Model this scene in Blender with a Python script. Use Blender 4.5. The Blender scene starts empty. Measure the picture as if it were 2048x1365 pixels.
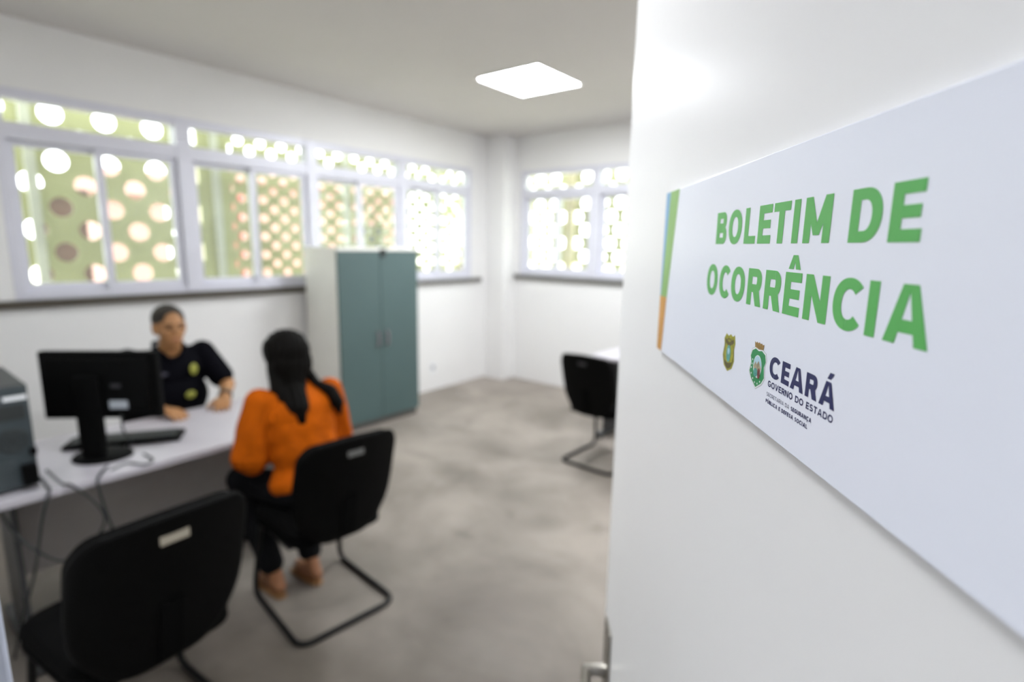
import bpy, bmesh, math, random
from mathutils import Vector, Matrix, noise
random.seed(4)
PI = math.pi
sc = bpy.context.scene
COL = sc.collection
# ------------------------------------------------------------------ camera
PITCH, ROLL, YAW, FPX = .174585, .017658, -.669426, 1083.3
EYE = 1.64
_f = Vector((math.sin(YAW)*math.cos(PITCH), math.cos(YAW)*math.cos(PITCH), -math.sin(PITCH)))
_r = Vector((math.cos(YAW), -math.sin(YAW), 0)); _u = _r.cross(_f)
_c, _s = math.cos(ROLL), math.sin(ROLL)
r2 = _c*_r + _s*_u; u2 = -_s*_r + _c*_u
cam = bpy.data.cameras.new('camera'); camo = bpy.data.objects.new('camera', cam); COL.objects.link(camo)
M = Matrix((r2, u2, -_f)).transposed().to_4x4(); M.translation = (0, 0, EYE)
camo.matrix_world = M
cam.sensor_width = 36; cam.lens = FPX/2048*36; cam.clip_start = .02; cam.clip_end = 200
cam.dof.use_dof = True; cam.dof.focus_distance = .275; cam.dof.aperture_fstop = 4.7
sc.camera = camo
# ------------------------------------------------------------------ world, sun, exposure
w = bpy.data.worlds.new('sky'); sc.world = w; w.use_nodes = True
bg = w.node_tree.nodes['Background']; bg.inputs[0].default_value = (.93, .97, 1, 1); bg.inputs[1].default_value = 2.8
vs = sc.view_settings; vs.view_transform = 'Standard'; vs.look = 'None'; vs.gamma = 1; vs.use_curve_mapping = False
vs.exposure = 1.88
LAMP_L = 17.5
HALL_L = 6.5
NEAR_L = 8.6

# ------------------------------------------------------------------ materials
def lin(c):
    return tuple(((v/255)/12.92 if v/255 <= .04045 else ((v/255+.055)/1.055)**2.4) for v in c)
MATS = {}
def mat(name, rgb, rough=.5, metal=0, var=.06, scale=8, bump=0, bscale=60, spec=.5):
    if name in MATS: return MATS[name]
    m = bpy.data.materials.new(name); m.use_nodes = True; nt = m.node_tree; N = nt.nodes; L = nt.links
    b = N['Principled BSDF']; b.inputs['Roughness'].default_value = rough; b.inputs['Metallic'].default_value = metal
    b.inputs['Specular IOR Level'].default_value = spec
    tc = N.new('ShaderNodeTexCoord')
    nz = N.new('ShaderNodeTexNoise'); nz.inputs['Scale'].default_value = scale; nz.inputs['Detail'].default_value = 4
    L.new(tc.outputs['Object'], nz.inputs['Vector'])
    cr = N.new('ShaderNodeValToRGB'); c = lin(rgb)
    cr.color_ramp.elements[0].position = .3; cr.color_ramp.elements[1].position = .7
    cr.color_ramp.elements[0].color = tuple(max(0, v*(1-var)) for v in c)+(1,)
    cr.color_ramp.elements[1].color = tuple(min(1, v*(1+var)) for v in c)+(1,)
    L.new(nz.outputs['Fac'], cr.inputs[0]); L.new(cr.outputs[0], b.inputs['Base Color'])
    if bump:
        n2 = N.new('ShaderNodeTexNoise'); n2.inputs['Scale'].default_value = bscale; n2.inputs['Detail'].default_value = 6
        L.new(tc.outputs['Object'], n2.inputs['Vector'])
        bp = N.new('ShaderNodeBump'); bp.inputs['Strength'].default_value = bump; bp.inputs['Distance'].default_value = .01
        L.new(n2.outputs['Fac'], bp.inputs['Height']); L.new(bp.outputs[0], b.inputs['Normal'])
    MATS[name] = m
    return m
def emis(name, rgb, strength):
    m = bpy.data.materials.new(name); m.use_nodes = True; nt = m.node_tree
    b = nt.nodes['Principled BSDF']; b.inputs['Base Color'].default_value = lin(rgb)+(1,)
    b.inputs['Emission Color'].default_value = lin(rgb)+(1,); b.inputs['Emission Strength'].default_value = strength
    return m
def glass_mat():
    m = bpy.data.materials.new('window_glass'); m.use_nodes = True; nt = m.node_tree; N = nt.nodes; L = nt.links
    for n in list(N): N.remove(n)
    o = N.new('ShaderNodeOutputMaterial'); mx = N.new('ShaderNodeMixShader'); t = N.new('ShaderNodeBsdfTransparent')
    t.inputs[0].default_value = (.93, .95, .93, 1)
    g = N.new('ShaderNodeBsdfGlossy'); g.inputs['Roughness'].default_value = .03; fr = N.new('ShaderNodeFresnel')
    ge = N.new('ShaderNodeNewGeometry'); mr = N.new('ShaderNodeMapRange'); mr.inputs[3].default_value = 1.5; mr.inputs[4].default_value = 1/1.5   # same reflectance on both faces of a pane
    L.new(ge.outputs['Backfacing'], mr.inputs[0]); L.new(mr.outputs[0], fr.inputs[0])
    L.new(fr.outputs[0], mx.inputs[0]); L.new(t.outputs[0], mx.inputs[1]); L.new(g.outputs[0], mx.inputs[2]); L.new(mx.outputs[0], o.inputs[0])
    return m
GLASS = glass_mat()
WALL = mat('wall_paint', (235, 234, 233), .55, var=.012, scale=2, bump=.03, bscale=120)
CEIL = mat('ceiling_plaster', (212, 208, 205), .8, var=.015, scale=2, bump=.03, bscale=90)
ALU = mat('window_aluminium', (216, 216, 226), .4, .1, var=.02)
GRAN = mat('dark_granite', (74, 68, 58), .35, var=.25, scale=60)
GRANL = mat('grey_granite', (112, 110, 106), .3, var=.25, scale=60)
BLACKP = mat('black_plastic', (10, 10, 10), .6, spec=.06, var=.1, scale=30, bump=.08, bscale=300)
BLACKF = mat('black_fabric', (9, 9, 9), .9, spec=.06, var=.15, scale=120, bump=.2, bscale=500)
BLACKM = mat('black_steel', (13, 13, 13), .45, 0, var=.1, spec=.25)
STICK = mat('cream_sticker', (168, 160, 144), .5)
STICKD = mat('grey_sticker', (104, 104, 102), .45)
DESKT = mat('desk_laminate', (188, 184, 190), .4, var=.03, scale=3)
DESKG = mat('desk_grey_panel', (150, 145, 142), .5, var=.05)
DESKL = mat('desk_leg_steel', (70, 71, 72), .4, .2)
TEAL = mat('teal_door_laminate', (75, 95, 94), .5, var=.03, scale=2)
CREAM = mat('cream_laminate', (240, 238, 231), .5, var=.02)
PINKH = mat('pinkish_metal_handle', (160, 140, 148), .35, .5)
DARK = mat('dark_rubber', (40, 44, 44), .6)
CASE = mat('grey_computer_case', (56, 58, 58), .55, .1, var=.05)
CASEB = mat('blue_grey_rear_plate', (58, 67, 71), .55, .1, var=.08)
LBL = mat('pale_label', (170, 176, 184), .4)
SKIN = mat('skin_tan', (168, 120, 76), .55, var=.06, scale=14)
SKIN2 = mat('skin_brown', (150, 100, 66), .55, var=.06, scale=14)
HAIRS = mat('short_dark_hair', (42, 36, 28), .7, var=.25, scale=90, bump=.3, bscale=300)
HAIRL = mat('long_dark_hair', (9, 7, 5), .6, spec=.08, var=.3, scale=60, bump=.3, bscale=200)
NAVY = mat('navy_uniform_cloth', (9, 9, 15), .85, spec=.06, var=.15, scale=40, bump=.15, bscale=200)
ORANGE = mat('orange_blouse_cloth', (176, 82, 3), .85, spec=.1, var=.12, scale=20, bump=.2, bscale=60)
BLKT = mat('black_trouser_cloth', (15, 15, 17), .85, spec=.12, var=.15, scale=40, bump=.2, bscale=90)
YEL = mat('yellow_emblem', (150, 150, 60), .6, var=.3, scale=60)
DOORM = mat('white_door_paint', (235, 234, 233), .35, var=.012, scale=3, bump=.01, bscale=60)
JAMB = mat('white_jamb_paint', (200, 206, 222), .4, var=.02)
STEEL = mat('brushed_steel', (158, 154, 146), .28, .9, var=.05)
SIGNW = mat('white_sign_board', (234, 237, 247), .3, var=.004)
GRN = mat('print_green', (92, 178, 92), .4, var=.03)
NVY = mat('print_navy', (40, 46, 92), .4, var=.03)
P_BLUE = mat('print_blue', (118, 168, 205), .4, var=.03)
P_LGRN = mat('print_light_green', (140, 186, 104), .4, var=.06, scale=30)
P_ORG = mat('print_orange', (206, 148, 64), .4, var=.08, scale=30)
P_DGRN = mat('print_crest_green', (46, 140, 84), .4, var=.05)
P_WHITE = mat('print_white', (236, 238, 240), .4, var=.01)
P_BRWN = mat('print_brown', (146, 116, 62), .4, var=.3, scale=500)
P_OLIVE = mat('print_olive_gold', (158, 156, 44), .4, var=.25, scale=300)
P_DOLIVE = mat('print_dark_olive', (92, 84, 42), .4, var=.3, scale=300)
P_SKY = mat('print_pale_blue', (176, 208, 222), .4, var=.1, scale=300)
P_RED = mat('print_red_brown', (120, 70, 66), .4, var=.3, scale=300)
P_TEAL = mat('print_teal', (86, 160, 150), .4, var=.25, scale=300)
SCREEN = mat('green_perforated_metal', (168, 170, 130), .55, var=.06, scale=1.5)
POST = mat('pale_steel_post', (186, 188, 176), .5, .2)
PINKW = mat('pale_pink_render', (146, 112, 104), .85, var=.05, scale=1)
BROWN = mat('brown_post_paint', (62, 46, 40), .85, var=.15, scale=6)
REDB = mat('red_post_paint', (140, 74, 68), .7, var=.1, scale=6)
ROOF = mat('clay_tile_roof', (132, 98, 88), .8, var=.2, scale=12)
GROUND = mat('pale_yard_concrete', (214, 208, 192), .9, var=.08, scale=1)
LEAF = mat('tree_foliage', (96, 124, 58), .8, var=.35, scale=5)
BARK = mat('tree_bark', (84, 70, 56), .9, var=.2, scale=20)

def floor_mat():
    m = bpy.data.materials.new('stained_concrete_floor'); m.use_nodes = True; nt = m.node_tree; N = nt.nodes; L = nt.links
    b = N['Principled BSDF']; b.inputs['Roughness'].default_value = .5; b.inputs['Specular IOR Level'].default_value = .3
    tc = N.new('ShaderNodeTexCoord')
    def noi(scale, detail=6, rough=.6, dist=0):
        n = N.new('ShaderNodeTexNoise'); n.inputs['Scale'].default_value = scale; n.inputs['Detail'].default_value = detail
        n.inputs['Roughness'].default_value = rough; n.inputs['Distortion'].default_value = dist
        L.new(tc.outputs['Object'], n.inputs['Vector']); return n
    a = noi(1.3, 5, .6, .4)
    cr = N.new('ShaderNodeValToRGB'); e = cr.color_ramp.elements
    e[0].position = .32; e[0].color = lin((122, 114, 106))+(1,); e[1].position = .62; e[1].color = lin((158, 149, 140))+(1,)
    L.new(a.outputs['Fac'], cr.inputs[0])
    st = noi(3.2, 6, .62, .7)
    cs = N.new('ShaderNodeValToRGB'); e = cs.color_ramp.elements
    e[0].position = .57; e[0].color = (0, 0, 0, 1); e[1].position = .92; e[1].color = (1, 1, 1, 1)
    L.new(st.outputs['Fac'], cs.inputs[0])
    # dirty stains; the broad blots near the doorway mix grime with painted-in shade
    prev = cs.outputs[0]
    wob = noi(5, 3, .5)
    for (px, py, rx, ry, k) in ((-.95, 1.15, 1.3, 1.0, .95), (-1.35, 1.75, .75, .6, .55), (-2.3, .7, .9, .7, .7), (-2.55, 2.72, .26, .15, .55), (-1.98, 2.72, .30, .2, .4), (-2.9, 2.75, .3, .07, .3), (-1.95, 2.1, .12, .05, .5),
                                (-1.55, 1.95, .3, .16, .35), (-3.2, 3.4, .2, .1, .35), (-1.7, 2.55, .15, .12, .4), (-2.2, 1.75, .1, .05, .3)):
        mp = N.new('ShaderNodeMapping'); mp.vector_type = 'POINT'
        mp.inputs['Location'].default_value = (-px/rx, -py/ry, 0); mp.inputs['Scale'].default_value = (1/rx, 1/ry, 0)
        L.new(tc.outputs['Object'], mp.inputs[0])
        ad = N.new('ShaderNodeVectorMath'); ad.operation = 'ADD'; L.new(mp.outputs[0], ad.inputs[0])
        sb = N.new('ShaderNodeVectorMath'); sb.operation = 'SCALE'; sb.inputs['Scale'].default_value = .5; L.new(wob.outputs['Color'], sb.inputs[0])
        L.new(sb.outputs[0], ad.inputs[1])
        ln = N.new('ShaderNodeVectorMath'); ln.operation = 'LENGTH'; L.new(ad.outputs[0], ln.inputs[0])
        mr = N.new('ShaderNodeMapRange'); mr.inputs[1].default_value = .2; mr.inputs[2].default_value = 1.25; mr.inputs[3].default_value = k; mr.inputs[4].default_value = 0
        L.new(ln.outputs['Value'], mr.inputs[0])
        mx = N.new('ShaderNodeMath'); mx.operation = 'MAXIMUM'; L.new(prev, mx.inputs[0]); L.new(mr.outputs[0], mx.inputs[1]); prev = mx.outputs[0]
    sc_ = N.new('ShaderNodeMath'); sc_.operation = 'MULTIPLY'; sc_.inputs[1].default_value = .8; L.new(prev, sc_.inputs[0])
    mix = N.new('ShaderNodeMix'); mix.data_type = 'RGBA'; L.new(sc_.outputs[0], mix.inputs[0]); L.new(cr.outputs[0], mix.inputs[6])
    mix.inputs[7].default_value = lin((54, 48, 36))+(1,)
    L.new(mix.outputs[2], b.inputs['Base Color'])
    bp = N.new('ShaderNodeBump'); bp.inputs['Strength'].default_value = .05; L.new(st.outputs['Fac'], bp.inputs['Height']); L.new(bp.outputs[0], b.inputs['Normal'])
    return m
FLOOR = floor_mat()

# ------------------------------------------------------------------ mesh helpers
def BM(): return bmesh.new()
def box(bm, x0, x1, y0, y1, z0, z1, bev=0, M=None):
    v = [bm.verts.new((x, y, z)) for x in (x0, x1) for y in (y0, y1) for z in (z0, z1)]
    fs = [bm.faces.new([v[i] for i in f]) for f in ((0, 1, 3, 2), (4, 6, 7, 5), (0, 4, 5, 1), (2, 3, 7, 6), (0, 2, 6, 4), (1, 5, 7, 3))]
    if bev:
        es = list({e for f in fs for e in f.edges})
        r = bmesh.ops.bevel(bm, geom=es, offset=bev, segments=2, affect='EDGES', profile=.5)
        v = list({vv for f in r['faces'] for vv in f.verts} | {q for q in v if q.is_valid})
    if M is not None:
        for q in v: q.co = M @ q.co
    return v
def prism(bm, pts, d, M=None):
    """polygon pts (x,y) swept from z=0 to z=d"""
    a = [bm.verts.new((x, y, 0)) for x, y in pts]; b = [bm.verts.new((x, y, d)) for x, y in pts]
    bm.faces.new(a[::-1]); bm.faces.new(b)
    n = len(pts)
    for i in range(n): bm.faces.new((a[i], a[(i+1) % n], b[(i+1) % n], b[i]))
    if M is not None:
        for q in a+b: q.co = M @ q.co
    return a+b
def tube(bm, pts, r, seg=10, closed=False, ry=None):
    P = [Vector(p) for p in pts]; n = len(P); rings = []
    up = Vector((0, 0, 1))
    prevx = None
    for i, p in enumerate(P):
        if closed: t = (P[(i+1) % n]-P[i-1]).normalized()
        else: t = (P[min(i+1, n-1)]-P[max(i-1, 0)]).normalized()
        if prevx is None:
            a = up if abs(t.z) < .9 else Vector((1, 0, 0))
            x = a.cross(t).normalized()
        else:
            x = (prevx - t*prevx.dot(t)).normalized()
        prevx = x; y = t.cross(x)
        rr = r[i] if isinstance(r, (list, tuple)) else r
        rings.append([bm.verts.new(p + x*rr*math.cos(2*PI*k/seg) + y*(ry or rr)*math.sin(2*PI*k/seg)) for k in range(seg)])
    m = n if closed else n-1
    for i in range(m):
        A, B = rings[i], rings[(i+1) % n]
        for k in range(seg): bm.faces.new((A[k], A[(k+1) % seg], B[(k+1) % seg], B[k]))
    if not closed:
        bm.faces.new(rings[0][::-1]); bm.faces.new(rings[-1])
def fillet(pts, rad, n=6, closed=False):
    """round the corners of a polyline"""
    P = [Vector(p) for p in pts]; out = []; N_ = len(P)
    for i, p in enumerate(P):
        if not closed and i in (0, N_-1): out.append(p); continue
        a = P[i-1]; b = P[(i+1) % N_]
        d1 = (a-p); d2 = (b-p); r = min(rad, d1.length*.48, d2.length*.48)
        s = p+d1.normalized()*r; e = p+d2.normalized()*r
        for k in range(n+1):
            t = k/n; out.append((1-t)**2*s + 2*t*(1-t)*p + t*t*e)
    return out
def spline(pts, n=8):
    P = [Vector(p) for p in pts]; out = []
    for i in range(len(P)-1):
        p0 = P[max(i-1, 0)]; p1 = P[i]; p2 = P[i+1]; p3 = P[min(i+2, len(P)-1)]
        for k in range(n):
            t = k/n
            out.append(.5*((2*p1)+(-p0+p2)*t+(2*p0-5*p1+4*p2-p3)*t*t+(-p0+3*p1-3*p2+p3)*t**3))
    out.append(P[-1]); return out
def lathe(bm, prof, c=(0, 0, 0), seg=24, M=None):
    """profile of (r,z) about z"""
    rings = []; vs_ = []
    for r, z in prof:
        ring = [bm.verts.new((c[0]+r*math.cos(2*PI*k/seg), c[1]+r*math.sin(2*PI*k/seg), c[2]+z)) for k in range(seg)]
        rings.append(ring); vs_ += ring
    for A, B in zip(rings, rings[1:]):
        for k in range(seg): bm.faces.new((A[k], A[(k+1) % seg], B[(k+1) % seg], B[k]))
    bm.faces.new(rings[0][::-1]); bm.faces.new(rings[-1])
    if M is not None:
        for q in vs_: q.co = M @ q.co
def obj(name, bm, m, parent=None, shift=None, smooth=False, autos=True):
    bmesh.ops.recalc_face_normals(bm, faces=bm.faces)
    me = bpy.data.meshes.new(name)
    if shift is not None: bmesh.ops.translate(bm, verts=bm.verts, vec=-Vector(shift))
    bm.to_mesh(me); bm.free()
    o = bpy.data.objects.new(name, me); COL.objects.link(o); me.materials.append(m)
    if smooth:
        for p in me.polygons: p.use_smooth = True
        if autos:
            try: me.set_sharp_from_angle(angle=math.radians(38))
            except Exception: pass
    if parent is not None: o.parent = parent
    return o
def tag(o, label, cat=None, group=None, kind=None):
    if label: o['label'] = label
    if cat: o['category'] = cat
    if group: o['group'] = group
    if kind: o['kind'] = kind
    return o
def thing(name, loc, label, cat, group=None, rotz=0):
    o = bpy.data.objects.new(name, None); o.empty_display_size = .1; COL.objects.link(o)
    o.location = loc; o.rotation_euler = (0, 0, rotz); return tag(o, label, cat, group)
def struct(o, label=None):
    o['kind'] = 'structure'
    if label: o['label'] = label
    return o
def copy_tree(o, parent=None):
    c = o.copy(); COL.objects.link(c)
    if parent is not None: c.parent = parent
    for ch in list(o.children): copy_tree(ch, c)
    return c

# ------------------------------------------------------------------ room shell
WX, BY, CZ = -4.428, 5.255, 2.9
RX = .9
Z0, Z1 = 1.255, 2.505          # window opening heights
LY0, LY1 = .70, 4.79           # left window
BX0, BX1 = -4.06, .0           # back window
T = .16
b = BM(); box(b, WX-T, RX+T, -2.3, BY+T, -.15, 0); struct(obj('floor', b, FLOOR), 'worn pale concrete floor with dirty grey blotches and painted shade near the doorway')
b = BM(); box(b, WX-T, RX+T, -2.3, BY+T, CZ, CZ+.25); struct(obj('ceiling', b, CEIL), 'plain pale ceiling')
b = BM()
box(b, WX-T, WX, .0, BY+T, 0, Z0-.05); box(b, WX-T, WX, .0, BY+T, Z1, CZ); box(b, WX-T, WX, 0, LY0, Z0-.05, Z1); box(b, WX-T, WX, LY1, BY+T, Z0-.05, Z1)
struct(obj('wall_left', b, WALL), 'white wall with the long window')
b = BM()
box(b, WX, RX, BY, BY+T, 0, Z0-.01); box(b, WX, RX, BY, BY+T, Z1, CZ); box(b, WX, BX0, BY, BY+T, Z0-.01, Z1); box(b, BX1, RX, BY, BY+T, Z0-.01, Z1)
struct(obj('wall_back', b, WALL), 'white wall facing the doorway')
b = BM(); box(b, RX, RX+T, -2.3, BY+T, 0, CZ); struct(obj('wall_right', b, WALL))
b = BM(); box(b, WX, -4.136, 5.04, BY, 0, CZ); struct(obj('wall_corner', b, WALL), 'boxed column in the far corner')
# entrance wall round the doorway, and the corridor behind the camera
JX0, JX1 = -.73, .20
b = BM(); box(b, WX, JX0, -.13, .0, 0, CZ); box(b, JX1, RX, -.13, .0, 0, CZ); box(b, JX0, JX1, -.13, .0, 2.14, CZ)
struct(obj('wall_front', b, WALL))
b = BM(); box(b, WX-T, RX, -2.3, -2.15, 0, CZ); struct(obj('wall_corridor', b, WALL))
b = BM(); box(b, WX-T, WX, -2.15, 0, 0, CZ); struct(obj('wall_corridor_end', b, WALL))
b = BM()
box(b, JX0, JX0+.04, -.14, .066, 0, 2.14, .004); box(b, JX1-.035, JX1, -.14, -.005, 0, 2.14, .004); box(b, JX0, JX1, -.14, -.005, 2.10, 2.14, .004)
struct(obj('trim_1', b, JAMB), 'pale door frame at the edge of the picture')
# baseboards are absent in the room; a thin dark line of grout where wall meets floor
# granite sills
b = BM(); box(b, WX-T, WX+.045, .58, 3.0, 1.205, 1.255, .004); struct(obj('trim_2', b, GRAN), 'dark stone sill under the long window')
b = BM(); box(b, WX-T, WX+.045, 3.0, 4.93, 1.205, 1.255, .004); struct(obj('trim_3', b, GRANL), 'grey stone sill under the long window beyond the cabinet')
b = BM(); box(b, -4.12, .1, BY-.04, BY+T, 1.245, 1.30, .004); struct(obj('trim_4', b, GRANL), 'grey stone sill under the far window')

def window(name, along, a0, n, bay, zb, zt, ztr, place, label):
    """frame, sashes and panes laid out in (a,z), placed by place(a, depth, z)"""
    root = bpy.data.objects.new(name, None); COL.objects.link(root); root.location = place(a0, 0, zb); struct(root, label)
    org = Vector(root.location)
    def bx(bm, a, a_, z, z_, d, d_, bev=.003):
        p, q = place(a, d, z), place(a_, d_, z_)
        box(bm, min(p[0], q[0]), max(p[0], q[0]), min(p[1], q[1]), max(p[1], q[1]), z, z_, bev)
    a1 = a0+n*bay
    b = BM()
    bx(b, a0, a1, zb, zb+.045, -.05, .05); bx(b, a0, a1, zt-.06, zt, -.05, .05); bx(b, a0+.002, a1-.002, ztr-.045, ztr+.05, -.052, .055)
    bx(b, a0+.001, a0+.055, zb+.04, zt-.055, -.048, .048); bx(b, a1-.055, a1-.001, zb+.04, zt-.055, -.048, .048)
    for i in range(1, n): bx(b, a0+i*bay-.05, a0+i*bay+.05, zb+.002, zt-.002, -.055, .06)
    obj('window_frame', b, ALU, root, org)
    for i in range(n):
        l = a0+i*bay+.05; r_ = a0+(i+1)*bay-.05; mid = (l+r_)/2
        b = BM(); bx(b, l, r_, ztr+.05, zt-.06, -.003, .003, 0); g = obj('window_pane', b, GLASS, root, org)
        for k, (p, q, dd) in enumerate(((l, mid+.025, -.018), (mid-.025, r_, .018))):
            b = BM(); z, z_ = zb+.045, ztr-.045
            bx(b, p, p+.045, z, z_, dd-.015, dd+.015); bx(b, q-.045, q, z, z_, dd-.015, dd+.015)
            bx(b, p+.045, q-.045, z, z+.05, dd-.015, dd+.015); bx(b, p+.045, q-.045, z_-.035, z_, dd-.015, dd+.015)
            s_ = obj('window_sash', b, ALU, root, org)
            b = BM(); bx(b, p+.04, q-.04, z+.045, z_-.03, dd-.003, dd+.003, 0); obj('window_pane', b, GLASS, s_, org)
    return root
window('window_1', 'y', LY0, 4, (LY1-LY0)/4, Z0, Z1, 2.26, lambda a, d, z: (WX-.05+d, a, z), 'long aluminium sliding window on the left wall')
window('window_2', 'x', BX0, 4, (BX1-BX0)/4+.0, 1.30, Z1, 2.245, lambda a, d, z: (a, BY+.05-d, z), 'aluminium sliding window on the far wall')

# ------------------------------------------------------------------ outside: perforated facade screens and the yard
def perforated(bm, u0, nu, cu, v0, nv, pv, r, place, thick=.006, seg=20):
    """staggered round holes; every hole sits in a diamond cell"""
    for i in range(nu):
        for j in range(nv):
            cx = u0+i*cu; cy = v0+j*pv+(pv/2 if i % 2 else 0)
            dia = [(cx+cu, cy), (cx, cy+pv/2), (cx-cu, cy), (cx, cy-pv/2)]
            ring = []
            for k in range(seg):
                a = 2*PI*k/seg
                ring.append(bm.verts.new(place(cx+r*math.cos(a), cy+r*math.sin(a))))
            dv = [bm.verts.new(place(*p)) for p in dia]
            q = seg//4
            for s_ in range(4):
                arc = [ring[(s_*q+t) % seg] for t in range(q+1)]
                bm.faces.new([dv[s_], dv[(s_+1) % 4]] + arc[::-1])
    bmesh.ops.remove_doubles(bm, verts=bm.verts, dist=.0005)
    g = bmesh.ops.extrude_face_region(bm, geom=list(bm.faces))
    nrm = (Vector(place(0, 0))-Vector(place(1, 0))).cross(Vector(place(0, 1))-Vector(place(0, 0))).normalized()
    bmesh.ops.translate(bm, verts=[e for e in g['geom'] if isinstance(e, bmesh.types.BMVert)], vec=nrm*thick)
SX, SY = -4.98, 5.80
fs = thing('facade_screen', (SX, 2.5, -.2), 'green metal screen with round holes outside the long left window', 'screen')
org = (SX, 2.5, -.2)
b = BM(); perforated(b, -1.225, 22, .155, -.208, 14, .317, .069, lambda u, v: (SX, u, v)); obj('perforated_panel', b, SCREEN, fs, org)
b = BM(); perforated(b, 2.28, 34, .1, -.05, 24, .165, .040, lambda u, v: (SX, u, v)); tag(obj('perforated_panel', b, SCREEN, fs, org), 'panel with small close-set holes')
for y in (.95, 2.16, 3.45, 4.75):
    b = BM(); box(b, SX+.01, SX+.05, y-.03, y+.03, -.2, 4.0, .004); obj('post', b, POST, fs, org)
b = BM(); box(b, SX-.02, SX+.01, 2.03, 2.29, -.2, 4.0); obj('joint_strip', b, SCREEN, fs, org)
fs = thing('facade_screen', (-2, SY, -.2), 'green metal screen with round holes outside the far window beyond the white door', 'screen')
org = (-2, SY, -.2)
b = BM(); perforated(b, -5.08, 52, .114, -.05, 13, .315, .067, lambda u, v: (u, SY, v)); obj('perforated_panel', b, SCREEN, fs, org)
for x in (-3.68, -2.3, -.9):
    b = BM(); box(b, x-.06, x+.06, SY-.07, SY-.01, -.2, 4.0, .004); obj('post', b, mat('beige_steel_post', (186, 178, 150), .5, .1), fs, org)
b = BM(); box(b, -60, 60, -60, 60, -.45, -.2); struct(obj('ground', b, GROUND))
# pink buildings beyond the screen
def house(x0, x1, y0, y1, z, wins, name, label):
    org = ((x0+x1)/2, (y0+y1)/2, -.2); h = thing(name, org, label, 'building')
    b = BM(); box(b, x0, x1, y0, y1, -.2, z); obj('wall', b, PINKW, h, org)
    b = BM(); v = box(b, x0-.2, x1+.2, y0-.2, y1+.2, z, z+.5)
    for q in v:
        if q.co.z > z+.2: q.co.x = (x0+x1)/2+(q.co.x-(x0+x1)/2)*.2
    obj('roof', b, ROOF, h, org)
    for y in wins:
        b = BM(); box(b, x1, x1+.05, y, y+.9, 1.0, 2.1); box(b, x1, x1+.1, y-.06, y+.96, .94, 1.0); obj('house_window', b, DARK, h, org)
house(-13.2, -12, 3.25, 4.25, 2.45, (), 'outbuilding', 'small pink outbuilding glimpsed through the screen holes of the first window bay')
house(-15, -12, 5.9, 10, 2.9, (8.6,), 'house', 'long pink house glimpsed through the close-set screen holes near the cabinet')
def pillar(name, x, y, wd, z, m, label):
    o = thing(name, (x, y, -.2), label, 'post')
    b = BM(); box(b, x-wd/2, x+wd/2, y-wd/2, y+wd/2, -.2, z, .02); obj('shaft', b, m, o, (x, y, -.2))
    b = BM(); box(b, x-wd/2-.03, x+wd/2+.03, y-wd/2-.03, y+wd/2+.03, z, z+.08, .015); obj('cap', b, m, o, (x, y, -.2))
pillar('gate_pillar', -8, 1.735, .42, 2.1, BROWN, 'brown gate pillar seen dark through two screen holes at the left')
pillar('gate_post', -8, 3.72, .13, 2.2, REDB, 'slim red gate post seen through the screen holes behind the second window bay')
t = thing('tree', (-9, 9.5, -.2), 'leafy tree in the yard outside the far left window bay', 'tree')
b = BM(); tube(b, [(-9, 9.5, -.2), (-9.05, 9.45, 1), (-8.95, 9.5, 2.2)], [.14, .11, .07], 10); obj('trunk', b, BARK, t, (-9, 9.5, -.2), True)
b = BM()
for k in range(420):
    d = Vector((random.gauss(0, 1), random.gauss(0, 1), random.gauss(0, .8))); d = d.normalized()*random.uniform(.5, 1.3)
    c = Vector((-9, 9.5, 2.9))+d; a = Vector((random.gauss(0, 1), random.gauss(0, 1), random.gauss(0, 1))).normalized(); e = a.orthogonal().normalized(); f = a.cross(e)
    sz = random.uniform(.06, .12)
    q = [b.verts.new(c+e*sz), b.verts.new(c+f*sz*.5), b.verts.new(c-e*sz), b.verts.new(c-f*sz*.5)]; b.faces.new(q)
obj('crown', b, LEAF, t, (-9, 9.5, -.2))

# ------------------------------------------------------------------ ceiling luminaires
def luminaire(x, y, L_, label, s=.57):
    o = thing('ceiling_light', (x, y, CZ), label, 'ceiling light')
    org = (x, y, CZ); h = s/2
    b = BM()
    box(b, x-h-.012, x+h+.012, y-h-.012, y-h, CZ-.012, CZ-.0005); box(b, x-h-.012, x+h+.012, y+h, y+h+.012, CZ-.012, CZ-.0005)
    box(b, x-h-.012, x-h, y-h, y+h, CZ-.012, CZ-.0005); box(b, x+h, x+h+.012, y-h, y+h, CZ-.012, CZ-.0005)
    obj('frame', b, mat('white_luminaire_rim', (240, 240, 236), .5), o, org)
    m = emis('luminaire_glow_%d' % round(L_*10), (246, 250, 255), L_)
    for k in range(4):
        w_ = s/4; xc = x-h+w_*(k+.5); b = BM()
        pr = [(xc+w_*.5, y+h), (xc-w_*.5, y+h)]+[(xc-w_*.5*math.cos(PI*q/8), y-h+.055-.055*math.sin(PI*q/8)) for q in range(9)]
        prism(b, pr, .006, Matrix.Translation((0, 0, CZ-.0065))); obj('lamp_trough', b, m, o, org)
    return o
luminaire(-2.70, 3.57, LAMP_L, 'square bright light panel set in the room ceiling')
luminaire(-.20, 3.57, LAMP_L, 'added light panel in the ceiling, unseen behind the white door')  # added out of sight to brighten the left wall, window frames and cabinet side
luminaire(-1.15, .50, NEAR_L, 'added unseen light panel in the room ceiling just inside the doorway, above the picture')  # added above the view to brighten the upper part of the open door
luminaire(-1.45, -.85, HALL_L, 'unseen light panel in the corridor ceiling, placed to light the door')  # unseen; set so its light falls on the door, not the visible floor

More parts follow.
